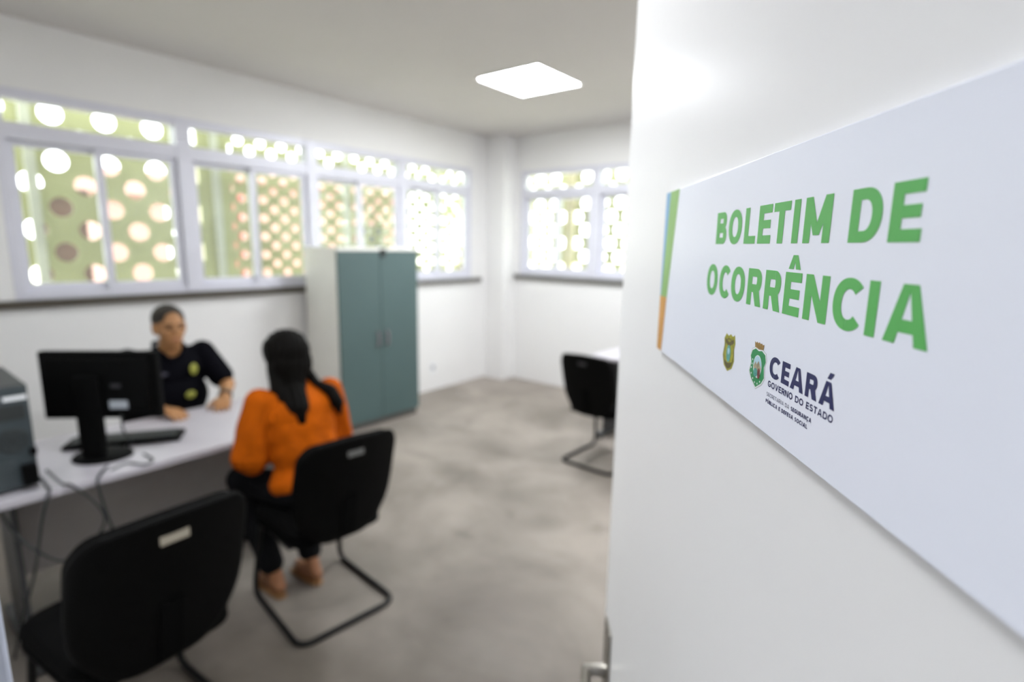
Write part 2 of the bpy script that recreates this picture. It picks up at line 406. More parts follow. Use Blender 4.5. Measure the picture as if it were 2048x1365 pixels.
# ------------------------------------------------------------------ cabinet
CX0, CX1, CY0, CY1 = -4.375, -3.885, 2.60, 3.46
org = (-4.13, 3.03, 0)
cab = thing('cabinet', org, 'tall cabinet with teal double doors and cream sides against the left wall', 'cabinet')
b = BM()
box(b, CX0, CX1-.022, CY0, CY0+.018, .06, 1.575); box(b, CX0, CX1-.022, CY1-.018, CY1, .06, 1.575)
box(b, CX0, CX0+.006, CY0+.018, CY1-.018, .06, 1.575); box(b, CX0, CX1-.022, CY0+.018, CY1-.018, .06, .085)
box(b, CX0+.006, CX1-.03, CY0+.018, CY1-.018, .80, .818)
obj('body', b, CREAM, cab, org)
b = BM(); box(b, CX0-.003, CX1+.004, CY0-.004, CY1+.004, 1.575, 1.6, .003); obj('top_panel', b, CREAM, cab, org)
b = BM(); box(b, CX0+.01, CX1-.03, CY0+.01, CY1-.01, 0, .06); obj('plinth', b, mat('grey_plinth', (96, 92, 88), .6), cab, org)
ym = (CY0+CY1)/2
for k, (p, q) in enumerate(((CY0+.001, ym-.002), (ym+.002, CY1-.001))):
    b = BM(); box(b, CX1-.02, CX1, p, q, .065, 1.572, .002); d = obj('door', b, TEAL, cab, org)
    yh = ym-.05 if k == 0 else ym+.05
    b = BM(); tube(b, fillet([(CX1-.002, yh, .86), (CX1+.028, yh, .86), (CX1+.028, yh, .74), (CX1-.002, yh, .74)], .012), .007, 8); obj('handle', b, PINKH, d, org, True)
b = BM(); box(b, CX1+.0005, CX1+.014, ym+.0, ym+.055, 1.52, 1.595, .004); tag(obj('latch', b, DARK, cab, org), 'dark latch at the top of the doors')

# wall outlet
org = (WX+.001, 4.15, .26)
o = thing('wall_outlet', org, 'small pale outlet plate low on the left wall right of the cabinet', 'outlet')
b = BM(); box(b, WX+.0005, WX+.008, 4.11, 4.19, .2, .32, .003); obj('plate', b, P_WHITE, o, org)
b = BM(); box(b, WX+.008, WX+.011, 4.128, 4.172, .235, .285, .002); obj('socket', b, mat('outlet_grey', (170, 170, 172), .5), o, org)

# ------------------------------------------------------------------ chairs (local: seat centre at origin, +x is the way the sitter faces)
def backrest_outline():
    w2, w1, z0, z1 = .215, .18, .41, .88
    pts = [(-w1*.72, z0), (w1*.72, z0), (w2*.97, z0+.13), (w2*1.02, z0+.22), (w2, z1-.06), (w2*.83, z1-.005), (0, z1+.012), (-w2*.83, z1-.005), (-w2, z1-.06), (-w2*1.02, z0+.22), (-w2*.97, z0+.13)]
    return [(p.x, p.y) for p in fillet([(x, y, 0) for x, y in pts], .085, 6, True)]
def back_x(y, z):
    t = (z-.44)/.445
    return -.225-.085*t-.03*t*t+.035*(abs(y)/.215)**2
def slab(bm, outline, off0, off1, inset=0, rows=7):
    """a curved slab following back_x, outline in (y,z)"""
    cy = sum(p[0] for p in outline)/len(outline); cz = sum(p[1] for p in outline)/len(outline)
    layers = []
    n = len(outline)
    def ring(s_, off): return [bm.verts.new((back_x(cy+(y-cy)*s_, cz+(z-cz)*s_)+off, cy+(y-cy)*s_, cz+(z-cz)*s_)) for y, z in outline]
    seq = [(s_, off0) for s_ in (.25, .5, .75, .9, .97)] + [(1, off0*.7+off1*.3), (1, off0*.3+off1*.7)] + [(s_, off1) for s_ in (.97, .9, .75, .5, .25)]
    rs = [ring(1-inset if s_ == 1 else s_*(1-inset), o_) for s_, o_ in seq]
    for A, B in zip(rs, rs[1:]):
        for k in range(n): bm.faces.new((A[k], A[(k+1) % n], B[(k+1) % n], B[k]))
    bm.faces.new(rs[0]); bm.faces.new(rs[-1][::-1])
def make_chair(loc, rotz, label, sticker=STICK, group='black visitor chairs'):
    t = thing('visitor_chair', loc, label, 'chair', group, rotz)
    ol = backrest_outline()
    b = BM(); slab(b, ol, -.022, .0); back = obj('back_shell', b, BLACKP, t, None, True)
    b = BM(); slab(b, ol, .001, .05, .04); obj('back_cushion', b, BLACKF, t, None, True)
    b = BM(); z = .82; x = back_x(0, z)-.0225
    box(b, x-.003, x, -.035, .035, z-.013, z+.013, .002, Matrix.Translation((0, 0, 0))); obj('sticker', b, sticker, back)
    so = [(p.x, p.y) for p in fillet([(-.215, -.2, 0), (.2, -.23, 0), (.225, 0, 0), (.2, .23, 0), (-.215, .2, 0)], .08, 6, True)]
    def cushion(z0, z1, ins):
        b = BM(); n = len(so); rs = []
        for s_, z in ((.5, z0), (.93-ins, z0), (1-ins, z0+(z1-z0)*.3), (1-ins, z0+(z1-z0)*.7), (.93-ins, z1), (.6, z1+.006), (.25, z1+.004)):
            rs.append([b.verts.new((x*s_, y*s_, z)) for x, y in so])
        for A, B in zip(rs, rs[1:]):
            for k in range(n): b.faces.new((A[k], A[(k+1) % n], B[(k+1) % n], B[k]))
        b.faces.new(rs[0][::-1]); b.faces.new(rs[-1]); return b
    obj('seat_pan', cushion(.405, .425, .0), BLACKP, t, None, True)
    obj('seat', cushion(.425, .478, .0), BLACKF, t, None, True)
    b = BM()
    pts = spline([(-.02, 0, .395), (-.16, 0, .398), (-.235, 0, .42), (-.262, 0, .5), (-.287, 0, .62)], 6)
    for p, q in zip(pts, pts[1:]):
        for s_ in (1,):
            v = [b.verts.new((r_.x+dx, r_.y+y, r_.z)) for r_ in (p, q) for y in (-.028, .028) for dx in (-.004, .004)]
            for f in ((0, 1, 3, 2), (4, 6, 7, 5), (0, 4, 5, 1), (2, 3, 7, 6), (0, 2, 6, 4), (1, 5, 7, 3)): b.faces.new([v[i] for i in f])
    obj('back_bracket', b, BLACKF, t)
    R_ = .0125
    path = [(-.12, -.19, .39), (.19, -.19, .39), (.255, -.215, R_), (-.245, -.225, R_), (-.245, .225, R_), (.255, .215, R_), (.19, .19, .39), (-.12, .19, .39)]
    b = BM(); tube(b, fillet(path, .07, 7), R_, 10); obj('sled_frame', b, BLACKM, t, None, True)
    b = BM(); box(b, -.1, -.06, -.19, .19, .385, .4); box(b, .1, .14, -.19, .19, .385, .4); obj('cross_bar', b, BLACKM, t)
    return t
c1 = make_chair((-1.88, .465, 0), PI+.07, 'empty black visitor chair with a cream sticker on its back, nearest the doorway')
c1.scale = (1.05, 1.05, 1.05)
def chair_copy(loc, rotz, label, sticker=None):
    c = copy_tree(c1); c.location = loc; c.rotation_euler = (0, 0, rotz); c.scale = (1, 1, 1); c['label'] = label
    if sticker:
        for ch in c.children:
            for g in ch.children:
                if g.name.startswith('sticker'): g.data = g.data.copy(); g.data.materials[0] = sticker
    return c
chair_copy((-2.085, 1.255, 0), PI-.105, 'black visitor chair the person in orange sits on', STICKD)
chair_copy((-1.93, 3.60, 0), PI/2-.03, 'black visitor chair at the far desk, partly hidden by the white door', mat('dark_sticker', (52, 52, 54), .4))
chair_copy((-3.45, 1.19, 0), 0, 'black chair behind the desk under the person in dark uniform', STICKD)

# ------------------------------------------------------------------ desks
def desk(loc, x0, x1, y0, y1, label, mod):
    t = thing('desk', loc, label, 'desk')
    b = BM(); box(b, x0, x1, y0, y1, .713, .74, .003); obj('desktop', b, DESKT, t, loc)
    b = BM()
    if mod[0] == 'x': box(b, mod[1], mod[1]+.018, y0+.196, y1-.09, .30, .705)
    else: box(b, x0+.09, x1-.09, mod[1], mod[1]+.018, .30, .705)
    obj('modesty_panel', b, DESKG, t, loc)
    ends = ((y0+.165, 'y'), (y1-.09, 'y')) if mod[0] == 'x' else ((x0+.05, 'x'), (x1-.09, 'x'))
    for p, ax in ends:
        b = BM()
        if ax == 'y':
            xm = (x0+x1)/2
            box(b, xm-.16, xm+.12, p+.01, p+.03, .05, .713, .002); box(b, x0+.05, x1-.05, p-.005, p+.045, .012, .05, .006); box(b, x0+.08, x1-.08, p, p+.04, .69, .713)
            for q in (x0+.09, x1-.09): lathe(b, [(.02, 0), (.02, .012)], (q, p+.02, 0), 12)
        else:
            ymid = (y0+y1)/2
            box(b, p+.01, p+.03, ymid-.16, ymid+.12, .05, .713, .002); box(b, p-.005, p+.045, y0+.05, y1-.05, .012, .05, .006); box(b, p, p+.04, y0+.08, y1-.08, .69, .713)
            for q in (y0+.09, y1-.09): lathe(b, [(.02, 0), (.02, .012)], (p+.02, q, 0), 12)
        obj('leg', b, DESKL, t, loc)
    return t
desk((-2.77, .9, 0), -3.10, -2.43, .14, 1.66, 'white desk with grey front panel between the two people', ('x', -2.76))
desk((-1.6, 4.2, 0), -2.26, -.9, 3.93, 4.55, 'white desk at the far end behind the white door', ('y', 4.3))

# monitor (local frame: +x along the screen's width, back faces -y)
ma = math.radians(44)
mo = thing('monitor', (-2.665, .625, .74), 'black computer monitor seen from behind on the desk', 'monitor', None, ma)
b = BM(); box(b, -.197, .253, -.012, .022, .17, .450, .006); obj('bezel', b, BLACKP, mo)
b = BM(); box(b, -.17, .225, -.035, -.012, .20, .43, .012); obj('back_cover', b, BLACKP, mo)
b = BM(); box(b, -.182, .238, .0222, .0235, .187, .437); obj('screen', b, mat('screen_black', (9, 10, 12), .15), mo)
b = BM(); box(b, -.05, .05, -.06, -.035, .06, .36, .01); box(b, -.045, .045, -.062, -.03, .02, .20, .01); obj('stand', b, BLACKP, mo)
b = BM(); lathe(b, [(.11, 0), (.11, .008), (.098, .018), (.05, .026)], (0, 0, 0), 32)
for v in b.verts: v.co.y *= .85
obj('base', b, BLACKP, mo)
b = BM(); box(b, .07, .14, -.0372, -.035, .218, .252, .001); obj('sticker', b, LBL, mo)
b = BM(); box(b, .08, .12, -.0368, -.035, .305, .322, .001); obj('badge', b, mat('dark_badge', (52, 52, 56), .3, .4), mo)
b = BM(); tube(b, spline([(.1, -.02, .19), (.11, -.03, .12), (.10, .03, .06), (.06, .06, .012)]), .004, 6); obj('plug_lead', b, DARK, mo, None, True)

# keyboard
ka = math.atan2(.31, .19)
kb = thing('keyboard', (-2.792, .747, .74), 'black keyboard lying on the desk behind the monitor', 'keyboard', None, ka)
b = BM(); v = box(b, -.22, .22, -.065, .065, .002, .02, .004); obj('case', b, BLACKP, kb)
b = BM()
for r_ in range(5):
    n = 15 if r_ < 4 else 9
    for k in range(n):
        wd = .4/n; x = -.2+wd*k; y = .045-r_*.022
        box(b, x+.0015, x+wd-.0015, y-.009, y+.009, .02, .027)
obj('keys', b, DARK, kb)

# computer tower: rear towards the visitor side
tl = (-2.70, .305, .74)
tw = thing('computer_tower', tl, 'grey computer tower on the left end of the desk with its rear turned out', 'computer')
x0, x1, y0, y1 = -2.93, -2.50, .215, .393
b = BM(); box(b, x0, x1-.01, y0, y1, .75, 1.125, .004); obj('case', b, CASE, tw, tl)
b = BM(); box(b, x1-.01, x1, y0+.004, y1-.004, .752, 1.121, .003); obj('rear_plate', b, CASEB, tw, tl)
b = BM(); box(b, x1, x1+.004, y0+.02, y1-.015, 1.005, 1.06, .002); obj('port_panel', b, DARK, tw, tl)
b = BM(); box(b, x1, x1+.002, y1-.07, y1-.006, 1.075, 1.09); obj('sticker', b, P_WHITE, tw, tl)
b = BM()
RY = Matrix.Translation((x1+.001, (y0+y1)/2+.03, .93)) @ Matrix.Rotation(PI/2, 4, 'Y')
for R_ in (.042, .034, .025, .014):
    tube(b, [RY @ Vector((R_*math.cos(2*PI*k/28), R_*math.sin(2*PI*k/28), 0)) for k in range(28)], .0022, 6, True)
for k in range(4):
    a = PI*k/4+.4; tube(b, [RY @ Vector((.042*math.cos(a), .042*math.sin(a), 0)), RY @ Vector((-.042*math.cos(a), -.042*math.sin(a), 0))], .0016, 6)
obj('fan_grille', b, DARK, tw, tl, True)
b = BM()
for k in range(5): box(b, x1, x1+.002, y0+.02, y0+.12, .765+k*.02, .777+k*.02)
obj('slot_covers', b, mat('slot_grey', (72, 79, 82), .5, .2), tw, tl)
b = BM(); box(b, x1, x1+.035, y1-.05, y1-.006, .765, .84, .006); box(b, x1, x1+.02, y1-.02, y1+.0, .87, .895, .004); obj('plug', b, BLACKP, tw, tl)
for xx in (x0+.04, x1-.06):
    for yy in (y0+.03, y1-.03):
        b = BM(); lathe(b, [(.014, 0), (.012, .0105)], (xx, yy, .74), 12); obj('foot', b, DARK, tw, tl)

# loose cables over the front edge of the desk
def cable(pts, r, label):
    P = spline(pts, 8); o = bpy.data.objects
    b = BM(); tube(b, P, r, 8); c = obj('cable', b, DARK, None, pts[0], True); c.location = pts[0]
    tag(c, label, 'cable', 'loose computer cables')
z = .745
cable([(-2.46, .385, .79), (-2.45, .40, .75), (-2.425, .40, .74), (-2.412, .37, .66), (-2.43, .33, .45), (-2.6, .3, .2), (-2.68, .27, .006)], .005, 'dark cable dropping off the desk edge beside the computer tower')
cable([(-2.52, .60, .7455), (-2.45, .56, .7455), (-2.415, .54, .72), (-2.405, .56, .56), (-2.42, .60, .42), (-2.45, .62, .30), (-2.5, .6, .1), (-2.55, .58, .006)], .005, 'dark cable hanging straight below the monitor base')
cable([(-2.49, .41, .80), (-2.44, .44, .752), (-2.415, .47, .735), (-2.40, .545, .60), (-2.41, .50, .5), (-2.42, .42, .46), (-2.44, .35, .52), (-2.5, .30, .6), (-2.58, .28, .68)], .0045, 'dark cable looping below the desk from the computer tower')
cable([(-2.56, .74, .7445), (-2.46, .74, .7445), (-2.43, .70, .746), (-2.50, .66, .7445), (-2.47, .60, .7445)], .004, 'dark cable curled on the desk in front of the monitor base')

# ------------------------------------------------------------------ people
ICO = None
def blob(bm, prims, sub=2):
    for p in prims:
        if p[0] == 'c':
            _, a, ra, c, rc = p; a = Vector(a); c = Vector(c)
            d = c-a; n = max(2, int(d.length/(.5*min(ra, rc)))+1); n = min(n, 24)
            for k in range(n+1):
                t = k/n
                bmesh.ops.create_icosphere(bm, subdivisions=sub, radius=ra+(rc-ra)*t, matrix=Matrix.Translation(a+d*t))
        else:
            _, c, r, R_ = p
            Mx = Matrix.Translation(c) @ (R_.to_4x4() if R_ is not None else Matrix.Identity(4)) @ Matrix.Diagonal((r[0], r[1], r[2], 1))
            bmesh.ops.create_icosphere(bm, subdivisions=3, radius=1, matrix=Mx)
def grown(name, prims, m, parent, org, voxel, it=6, cut=None):
    b = BM(); blob(b, prims)
    me = bpy.data.meshes.new(name); bmesh.ops.translate(b, verts=b.verts, vec=-Vector(org)); b.to_mesh(me); b.free()
    o = bpy.data.objects.new(name, me); COL.objects.link(o)
    r_ = o.modifiers.new('r', 'REMESH'); r_.mode = 'VOXEL'; r_.voxel_size = voxel
    s_ = o.modifiers.new('s', 'SMOOTH'); s_.factor = .5; s_.iterations = it
    dg = bpy.context.evaluated_depsgraph_get(); dg.update()
    me2 = bpy.data.meshes.new_from_object(o.evaluated_get(dg)); o.modifiers.clear(); o.data = me2; me2.name = name
    bpy.data.meshes.remove(me)
    if cut is not None:
        b = BM(); b.from_mesh(me2)
        bmesh.ops.delete(b, geom=[v for v in b.verts if cut(v.co+Vector(org))], context='VERTS'); b.to_mesh(me2); b.free()
    me2.materials.clear(); me2.materials.append(m)
    for p in me2.polygons: p.use_smooth = True
    if parent is not None: o.parent = parent
    return o
def hand(wrist, d, back, side, curl=.5, s=1.0):
    """palm, four unequal fingers, thumb. d: pointing way, back: normal of the hand's back, side: towards the thumb"""
    wrist = Vector(wrist); d = Vector(d).normalized(); back = Vector(back).normalized(); back = (back-d*back.dot(d)).normalized()
    sd = d.cross(back).normalized()
    if sd.dot(Vector(side)) < 0: sd = -sd
    out = []
    for k, o_ in enumerate((.03, .01, -.01, -.029)):
        out.append(('c', wrist+sd*o_*.6*s, .015*s, wrist+d*.085*s+sd*o_*s, .0125*s))
    lens = (.068, .077, .071, .056)
    for k, o_ in enumerate((.031, .0105, -.0105, -.0305)):
        p = wrist+d*.085*s+sd*o_*s; dirn = d.copy(); ang = curl*.45
        spread = sd*(.10-.07*k)
        for j, fr in enumerate((.45, .32, .23)):
            dirn = (d*math.cos(ang)-back*math.sin(ang)+spread*.6).normalized()
            q = p+dirn*lens[k]*fr*s
            out.append(('c', p, (.0095-.001*j)*s, q, (.0088-.001*j)*s)); p = q; ang += curl*.55
    p = wrist+d*.02*s+sd*.03*s
    q = p+(d*.6+sd*.75-back*.25).normalized()*.038*s; e = q+(d*.85+sd*.35-back*.35).normalized()*.032*s; f = e+(d*.95-back*.3).normalized()*.024*s
    out += [('c', p, .0135*s, q, .0115*s), ('c', q, .011*s, e, .0095*s), ('c', e, .0095*s, f, .008*s)]
    return out
def head(c, fw, s=1.0, tilt=0):
    """head prims facing fw"""
    c = Vector(c); fw = Vector(fw).normalized(); up = Vector((0, 0, 1)); lf = up.cross(fw).normalized(); up = fw.cross(lf)
    R_ = Matrix((fw, lf, up)).transposed()
    g = lambda x, y, z: c+(fw*x+lf*y+up*z)*s
    e = lambda p, r: ('e', g(*p), tuple(v*s for v in r), R_)
    out = [e((-.012, 0, .028), (.097, .076, .088)), e((.022, 0, -.02), (.066, .064, .085)), e((.045, 0, -.078), (.038, .042, .034)),
           e((.02, 0, -.062), (.05, .056, .045)),
           e((.074, 0, .03), (.016, .05, .012)), e((.092, 0, -.02), (.014, .013, .010)), ('c', g(.082, 0, .02), .009*s, g(.098, 0, -.016), .011*s),
           e((.078, 0, -.056), (.014, .026, .007)), e((.077, 0, -.066), (.013, .022, .007)),
           e((.055, .037, -.02), (.022, .02, .022)), e((.055, -.037, -.02), (.022, .02, .022))]
    for y in (-1, 1): out += [e((-.008, y*.078, -.005), (.02, .008, .032)), e((.0, y*.076, -.03), (.012, .008, .012))]
    eyes = [e((.079, y*.031, .008), (.009, .013, .006)) for y in (-1, 1)]
    brows = [('c', g(.088, y*.014, .026), .0045*s, g(.076, y*.048, .028), .004*s) for y in (-1, 1)]
    lips = [e((.088, 0, -.058), (.008, .022, .006))]
    return out, eyes, brows, lips, g, R_
EYE_M = mat('eye_dark', (34, 24, 18), .2); LIP = mat('lips', (140, 82, 66), .5); BROW = mat('brow', (40, 30, 22), .8)

# --- person in uniform, behind the desk, facing +x
po = (-3.42, 1.15, 0)
hp, eyes, brows, lips, hg, hR = head((-3.325, 1.145, 1.163), (1, -.02, -.06), .98)
sh = {1: (-3.41, 1.335, .985), -1: (-3.41, .955, .985)}
el = {1: (-3.26, 1.40, .80), -1: (-3.25, .90, .80)}
wr = {1: (-3.06, 1.295, .775), -1: (-3.065, .985, .775)}
prims = hp+[('c', (-3.385, 1.15, 1.0), .062, (-3.345, 1.148, 1.08), .056),
     ('e', (-3.41, 1.15, .90), (.105, .165, .13), None), ('e', (-3.40, 1.15, .73), (.115, .15, .16), None), ('e', (-3.43, 1.15, .565), (.125, .165, .10), None),
     ('c', (-3.41, 1.0, .97), .055, (-3.41, 1.30, .97), .055)]
for s_ in (1, -1):
    prims += [('c', sh[s_], .055, el[s_], .044), ('c', el[s_], .043, wr[s_], .029)]
    prims += [('c', (-3.43, 1.15+s_*.09, .555), .082, (-3.0, 1.15+s_*.115, .535), .056), ('c', (-3.0, 1.15+s_*.115, .535), .054, (-3.0, 1.15+s_*.12, .1), .038),
              ('c', (-3.02, 1.15+s_*.12, .05), .04, (-2.86, 1.15+s_*.125, .04), .034)]
prims += hand(wr[1], (.85, -.5, -.05), (0, 0, 1), (-1, -1, 0), .45)
prims += hand(wr[-1], (.95, .3, -.05), (0, 0, 1), (-1, 1, 0), .6)
off = grown('person', prims, SKIN, None, po, .0055, 4); off.location = po
tag(off, 'person in a dark short-sleeved uniform with yellow emblems sitting behind the desk', 'person')
sp = [('e', (-3.41, 1.15, .90), (.122, .20, .135), None), ('e', (-3.40, 1.15, .75), (.135, .195, .17), None), ('e', (-3.42, 1.15, .60), (.135, .175, .08), None),
      ('c', (-3.41, .99, .972), .066, (-3.41, 1.31, .972), .066), ('c', (-3.395, 1.11, 1.015), .045, (-3.395, 1.19, 1.015), .045)]
for s_ in (1, -1):
    e_ = Vector(sh[s_]).lerp(Vector(el[s_]), .74); sp += [('c', sh[s_], .072, e_, .072)]
shirt = grown('shirt', sp, NAVY, off, po, .008, 5)
b = BM()
def collar_tube(pts, r, ry): tube(b, spline(pts, 6), r, 8, False, ry)
collar_tube([(-3.305, 1.145, .965), (-3.315, 1.195, 1.01), (-3.37, 1.222, 1.05), (-3.44, 1.195, 1.065), (-3.455, 1.15, 1.068), (-3.44, 1.10, 1.065), (-3.37, 1.075, 1.05), (-3.315, 1.10, 1.01), (-3.303, 1.14, .965)], .012, .012)
obj('collar', b, NAVY, shirt, po, True)
b = BM(); blob(b, [('e', (-3.288, 1.235, .915), (.008, .026, .033), Matrix.Rotation(.42, 3, 'Z'))]); obj('chest_emblem', b, YEL, shirt, po, True)
b = BM(); blob(b, [('e', (-3.266, 1.20, .775), (.008, .03, .022), Matrix.Rotation(.25, 3, 'Z'))]); obj('belt_emblem', b, YEL, shirt, po, True)
b = BM(); blob(b, [('e', (-3.284, 1.07, .91), (.007, .03, .012), Matrix.Rotation(-.38, 3, 'Z'))]); obj('name_tape', b, mat('grey_tape', (66, 66, 78), .7), shirt, po, True)
tp = []
for s_ in (1, -1):
    tp += [('c', (-3.43, 1.15+s_*.09, .555), .09, (-3.0, 1.15+s_*.115, .535), .066), ('c', (-3.0, 1.15+s_*.115, .535), .064, (-3.0, 1.15+s_*.12, .12), .055)]
grown('trousers', tp+[('e', (-3.43, 1.15, .57), (.13, .172, .085), None)], BLKT, off, po, .01, 5)
for s_ in (1, -1):
    grown('shoe', [('c', (-3.03, 1.15+s_*.12, .055), .048, (-2.86, 1.15+s_*.125, .045), .042), ('e', (-2.95, 1.15+s_*.122, .02), (.14, .046, .02), None)], BLACKP, off, po, .007, 4)
hc = [('e', hg(-.02, 0, .043), (.097, .0795, .084), hR), ('e', hg(-.062, 0, -.01), (.05, .07, .06), hR)]
grown('hair', hc, HAIRS, off, po, .005, 3, cut=lambda v: (v-hg(0, 0, 0)).dot(hR.col[0]) > .060-.35*max(0, (v-hg(0, 0, .09)).dot(hR.col[2])) and (v-hg(0, 0, 0)).dot(hR.col[2]) < .098)
for q in eyes:
    b = BM(); blob(b, [q]); obj('eye', b, EYE_M, off, po, True)
for q in brows:
    b = BM(); blob(b, [q]); obj('eyebrow', b, BROW, off, po, True)
b = BM(); blob(b, lips); obj('lips', b, LIP, off, po, True)
wv = Vector(wr[1]); dv = (Vector(wr[1])-Vector(el[1])).normalized()
b = BM(); tube(b, [wv-dv*.05, wv-dv*.02], .037, 14); obj('wristband', b, DARK, off, po, True)

# --- person in orange, back to the doorway, facing -x
pw = (-2.15, 1.25, 0)
hp, eyes, brows, lips, hg, hR = head((-2.295, 1.245, 1.125), (-1, -.05, -.12), .95)
sh = {1: (-2.245, 1.09, .955), -1: (-2.235, 1.425, .945)}
el = {1: (-2.27, 1.055, .69), -1: (-2.27, 1.465, .70)}
wr = {1: (-2.475, 1.14, .635), -1: (-2.475, 1.36, .635)}
prims = hp+[('c', (-2.24, 1.255, .97), .052, (-2.275, 1.247, 1.05), .047),
     ('e', (-2.22, 1.255, .87), (.095, .145, .12), None), ('e', (-2.19, 1.255, .70), (.10, .125, .15), None), ('e', (-2.15, 1.255, .565), (.125, .16, .09), None),
     ('c', (-2.24, 1.12, .945), .047, (-2.235, 1.39, .945), .047)]
kn = {1: (-2.50, 1.10, .525), -1: (-2.50, 1.37, .525)}; an = {1: (-2.29, 1.135, .10), -1: (-2.25, 1.30, .10)}
for s_ in (1, -1):
    prims += [('c', sh[s_], .046, el[s_], .038), ('c', el[s_], .037, wr[s_], .025)]
    prims += [('c', (-2.15, 1.255-s_*.085, .555), .078, kn[s_], .054), ('c', kn[s_], .052, an[s_], .034)]
    a_ = Vector(an[s_]); prims += [('c', a_+Vector((.035, 0, -.05)), .03, a_+Vector((-.10, 0, -.068)), .026), ('c', a_+Vector((-.10, .01, -.07)), .027, a_+Vector((-.15, .012, -.074)), .022), ('c', a_, .034, a_+Vector((.025, 0, -.05)), .032)]
prims += hand(wr[1], (-.75, .62, -.1), (0, 0, 1), (1, 1, 0), .45, .92)
prims += hand(wr[-1], (-.75, -.62, -.1), (0, 0, 1), (1, -1, 0), .45, .92)
wom = grown('person', prims, SKIN2, None, pw, .0055, 4); wom.location = pw
tag(wom, 'person with long dark hair in an orange blouse sitting with the back to the doorway', 'person')
sp = [('e', (-2.22, 1.255, .88), (.112, .165, .115), None), ('e', (-2.207, 1.255, .80), (.119, .158, .15), None), ('e', (-2.19, 1.255, .72), (.12, .15, .16), None), ('e', (-2.16, 1.255, .59), (.14, .178, .10), None), ('c', (-2.15, 1.20, .545), .07, (-2.15, 1.31, .545), .07),
      ('c', (-2.24, 1.11, .945), .06, (-2.235, 1.40, .94), .06), ('c', (-2.245, 1.215, .985), .04, (-2.245, 1.295, .985), .04)]
for s_ in (1, -1):
    a_ = Vector(sh[s_]); e_ = Vector(el[s_]); m_ = a_.lerp(e_, .5); o_ = Vector((0, -.012*s_, 0))
    sp += [('c', a_, .064, m_+o_, .074), ('c', m_+o_, .074, e_+o_+Vector((0, .01*s_, .03)), .088)]
bl = grown('blouse', sp, ORANGE, wom, pw, .008, 3)
# soft folds in the blouse
for v in bl.data.vertices:
    p = v.co
    v.co += v.normal*(.006*math.sin(p.y*55+p.z*9+3*noise.noise(p*6))*max(0, min(1, (.95-p.z)*4)))
tp = []
for s_ in (1, -1):
    tp += [('c', (-2.15, 1.255-s_*.085, .55), .086, kn[s_], .066), ('c', kn[s_], .066, Vector(kn[s_]).lerp(Vector(an[s_]), .88), .058)]
grown('trousers', tp+[('e', (-2.15, 1.255, .56), (.13, .17, .08), None)], BLKT, wom, pw, .009, 5)
for s_ in (1, -1):
    a_ = Vector(an[s_])
    b = BM()
    so = [(-.165, -.02), (-.165, .025), (-.13, .042), (-.07, .03), (.0, .026), (.05, .024), (.065, 0), (.05, -.024), (0, -.028), (-.09, -.034), (-.14, -.036)]
    prism(b, [(x+a_.x, y+a_.y) for x, y in so], .012, Matrix.Translation((0, 0, .001)))
    sl = obj('sandal', b, mat('tan_sandal', (150, 108, 66), .6), wom, pw)
    b = BM(); tube(b, spline([(a_.x-.1, a_.y-.034, .012), (a_.x-.09, a_.y, .062), (a_.x-.1, a_.y+.04, .012)], 6), .006, 6); obj('strap', b, mat('tan_sandal', (150, 108, 66)), sl, pw, True)
hc = [('e', hg(-.018, 0, .032), (.107, .098, .098), hR), ('e', hg(-.06, .0, -.03), (.06, .09, .09), hR),
      ('c', hg(-.05, .012, -.03), .075, (-2.235, 1.235, 1.01), .066), ('c', (-2.235, 1.235, 1.01), .064, (-2.14, 1.215, .925), .042), ('c', (-2.14, 1.215, .925), .042, (-2.115, 1.21, .86), .014),
      ('c', hg(-.02, .075, -.02), .03, (-2.225, 1.165, 1.0), .036), ('c', (-2.225, 1.165, 1.0), .036, (-2.14, 1.195, .92), .03)]
hair = grown('hair', hc, HAIRL, wom, pw, .006, 4, cut=lambda v: (v-hg(0, 0, 0)).dot(hR.col[0]) > .058 and (v-hg(0, 0, 0)).dot(hR.col[2]) < .075)
for v in hair.data.vertices:
    p = v.co
    v.co += v.normal*(.0028*math.sin(p.y*230+4*noise.noise(p*9)+p.x*60))
lk = [('c', hg(-.0, -.078, -.04), .026, (-2.215, 1.345, .995), .024), ('c', (-2.215, 1.345, .995), .024, (-2.16, 1.385, .965), .03), ('c', (-2.16, 1.385, .965), .03, (-2.135, 1.40, .91), .032), ('c', (-2.135, 1.40, .91), .03, (-2.13, 1.405, .86), .012)]
grown('hair_lock', lk, HAIRL, wom, pw, .005, 3)
for q in eyes:
    b = BM(); blob(b, [q]); obj('eye', b, EYE_M, wom, pw, True)
for q in brows:
    b = BM(); blob(b, [q]); obj('eyebrow', b, BROW, wom, pw, True)
b = BM(); blob(b, lips); obj('lips', b, LIP, wom, pw, True)

# ------------------------------------------------------------------ the open white door, its handle and the sign (local: x = along the door from its free edge, y = up, z = out of the face)
E_ = Vector((-.347, .683, 0)); DA = -.642308
D_ = Vector((math.sin(DA), math.cos(DA), 0)); N_ = Vector((-D_.y, D_.x, 0))
DM = Matrix((-D_, Vector((0, 0, 1)), N_)).transposed().to_4x4(); DM.translation = E_
DW = .83
b = BM(); box(b, 0, DW, .008, 2.09, -.035, 0, .0015); door = struct(obj('door_1', b, DOORM), 'open white door'); door.matrix_world = DM
hnd = bpy.data.objects.new('door_handle', None); COL.objects.link(hnd); hnd.parent = door; hnd.location = (.04, 1.018, 0)
b = BM(); box(b, -.021, .021, -.14, .075, 0, .004, .0015); obj('escutcheon', b, STEEL, hnd)
b = BM(); lathe(b, [(.011, .003), (.009, .012), (.008, .030), (.0085, .036)], (0, 0, 0), 16)
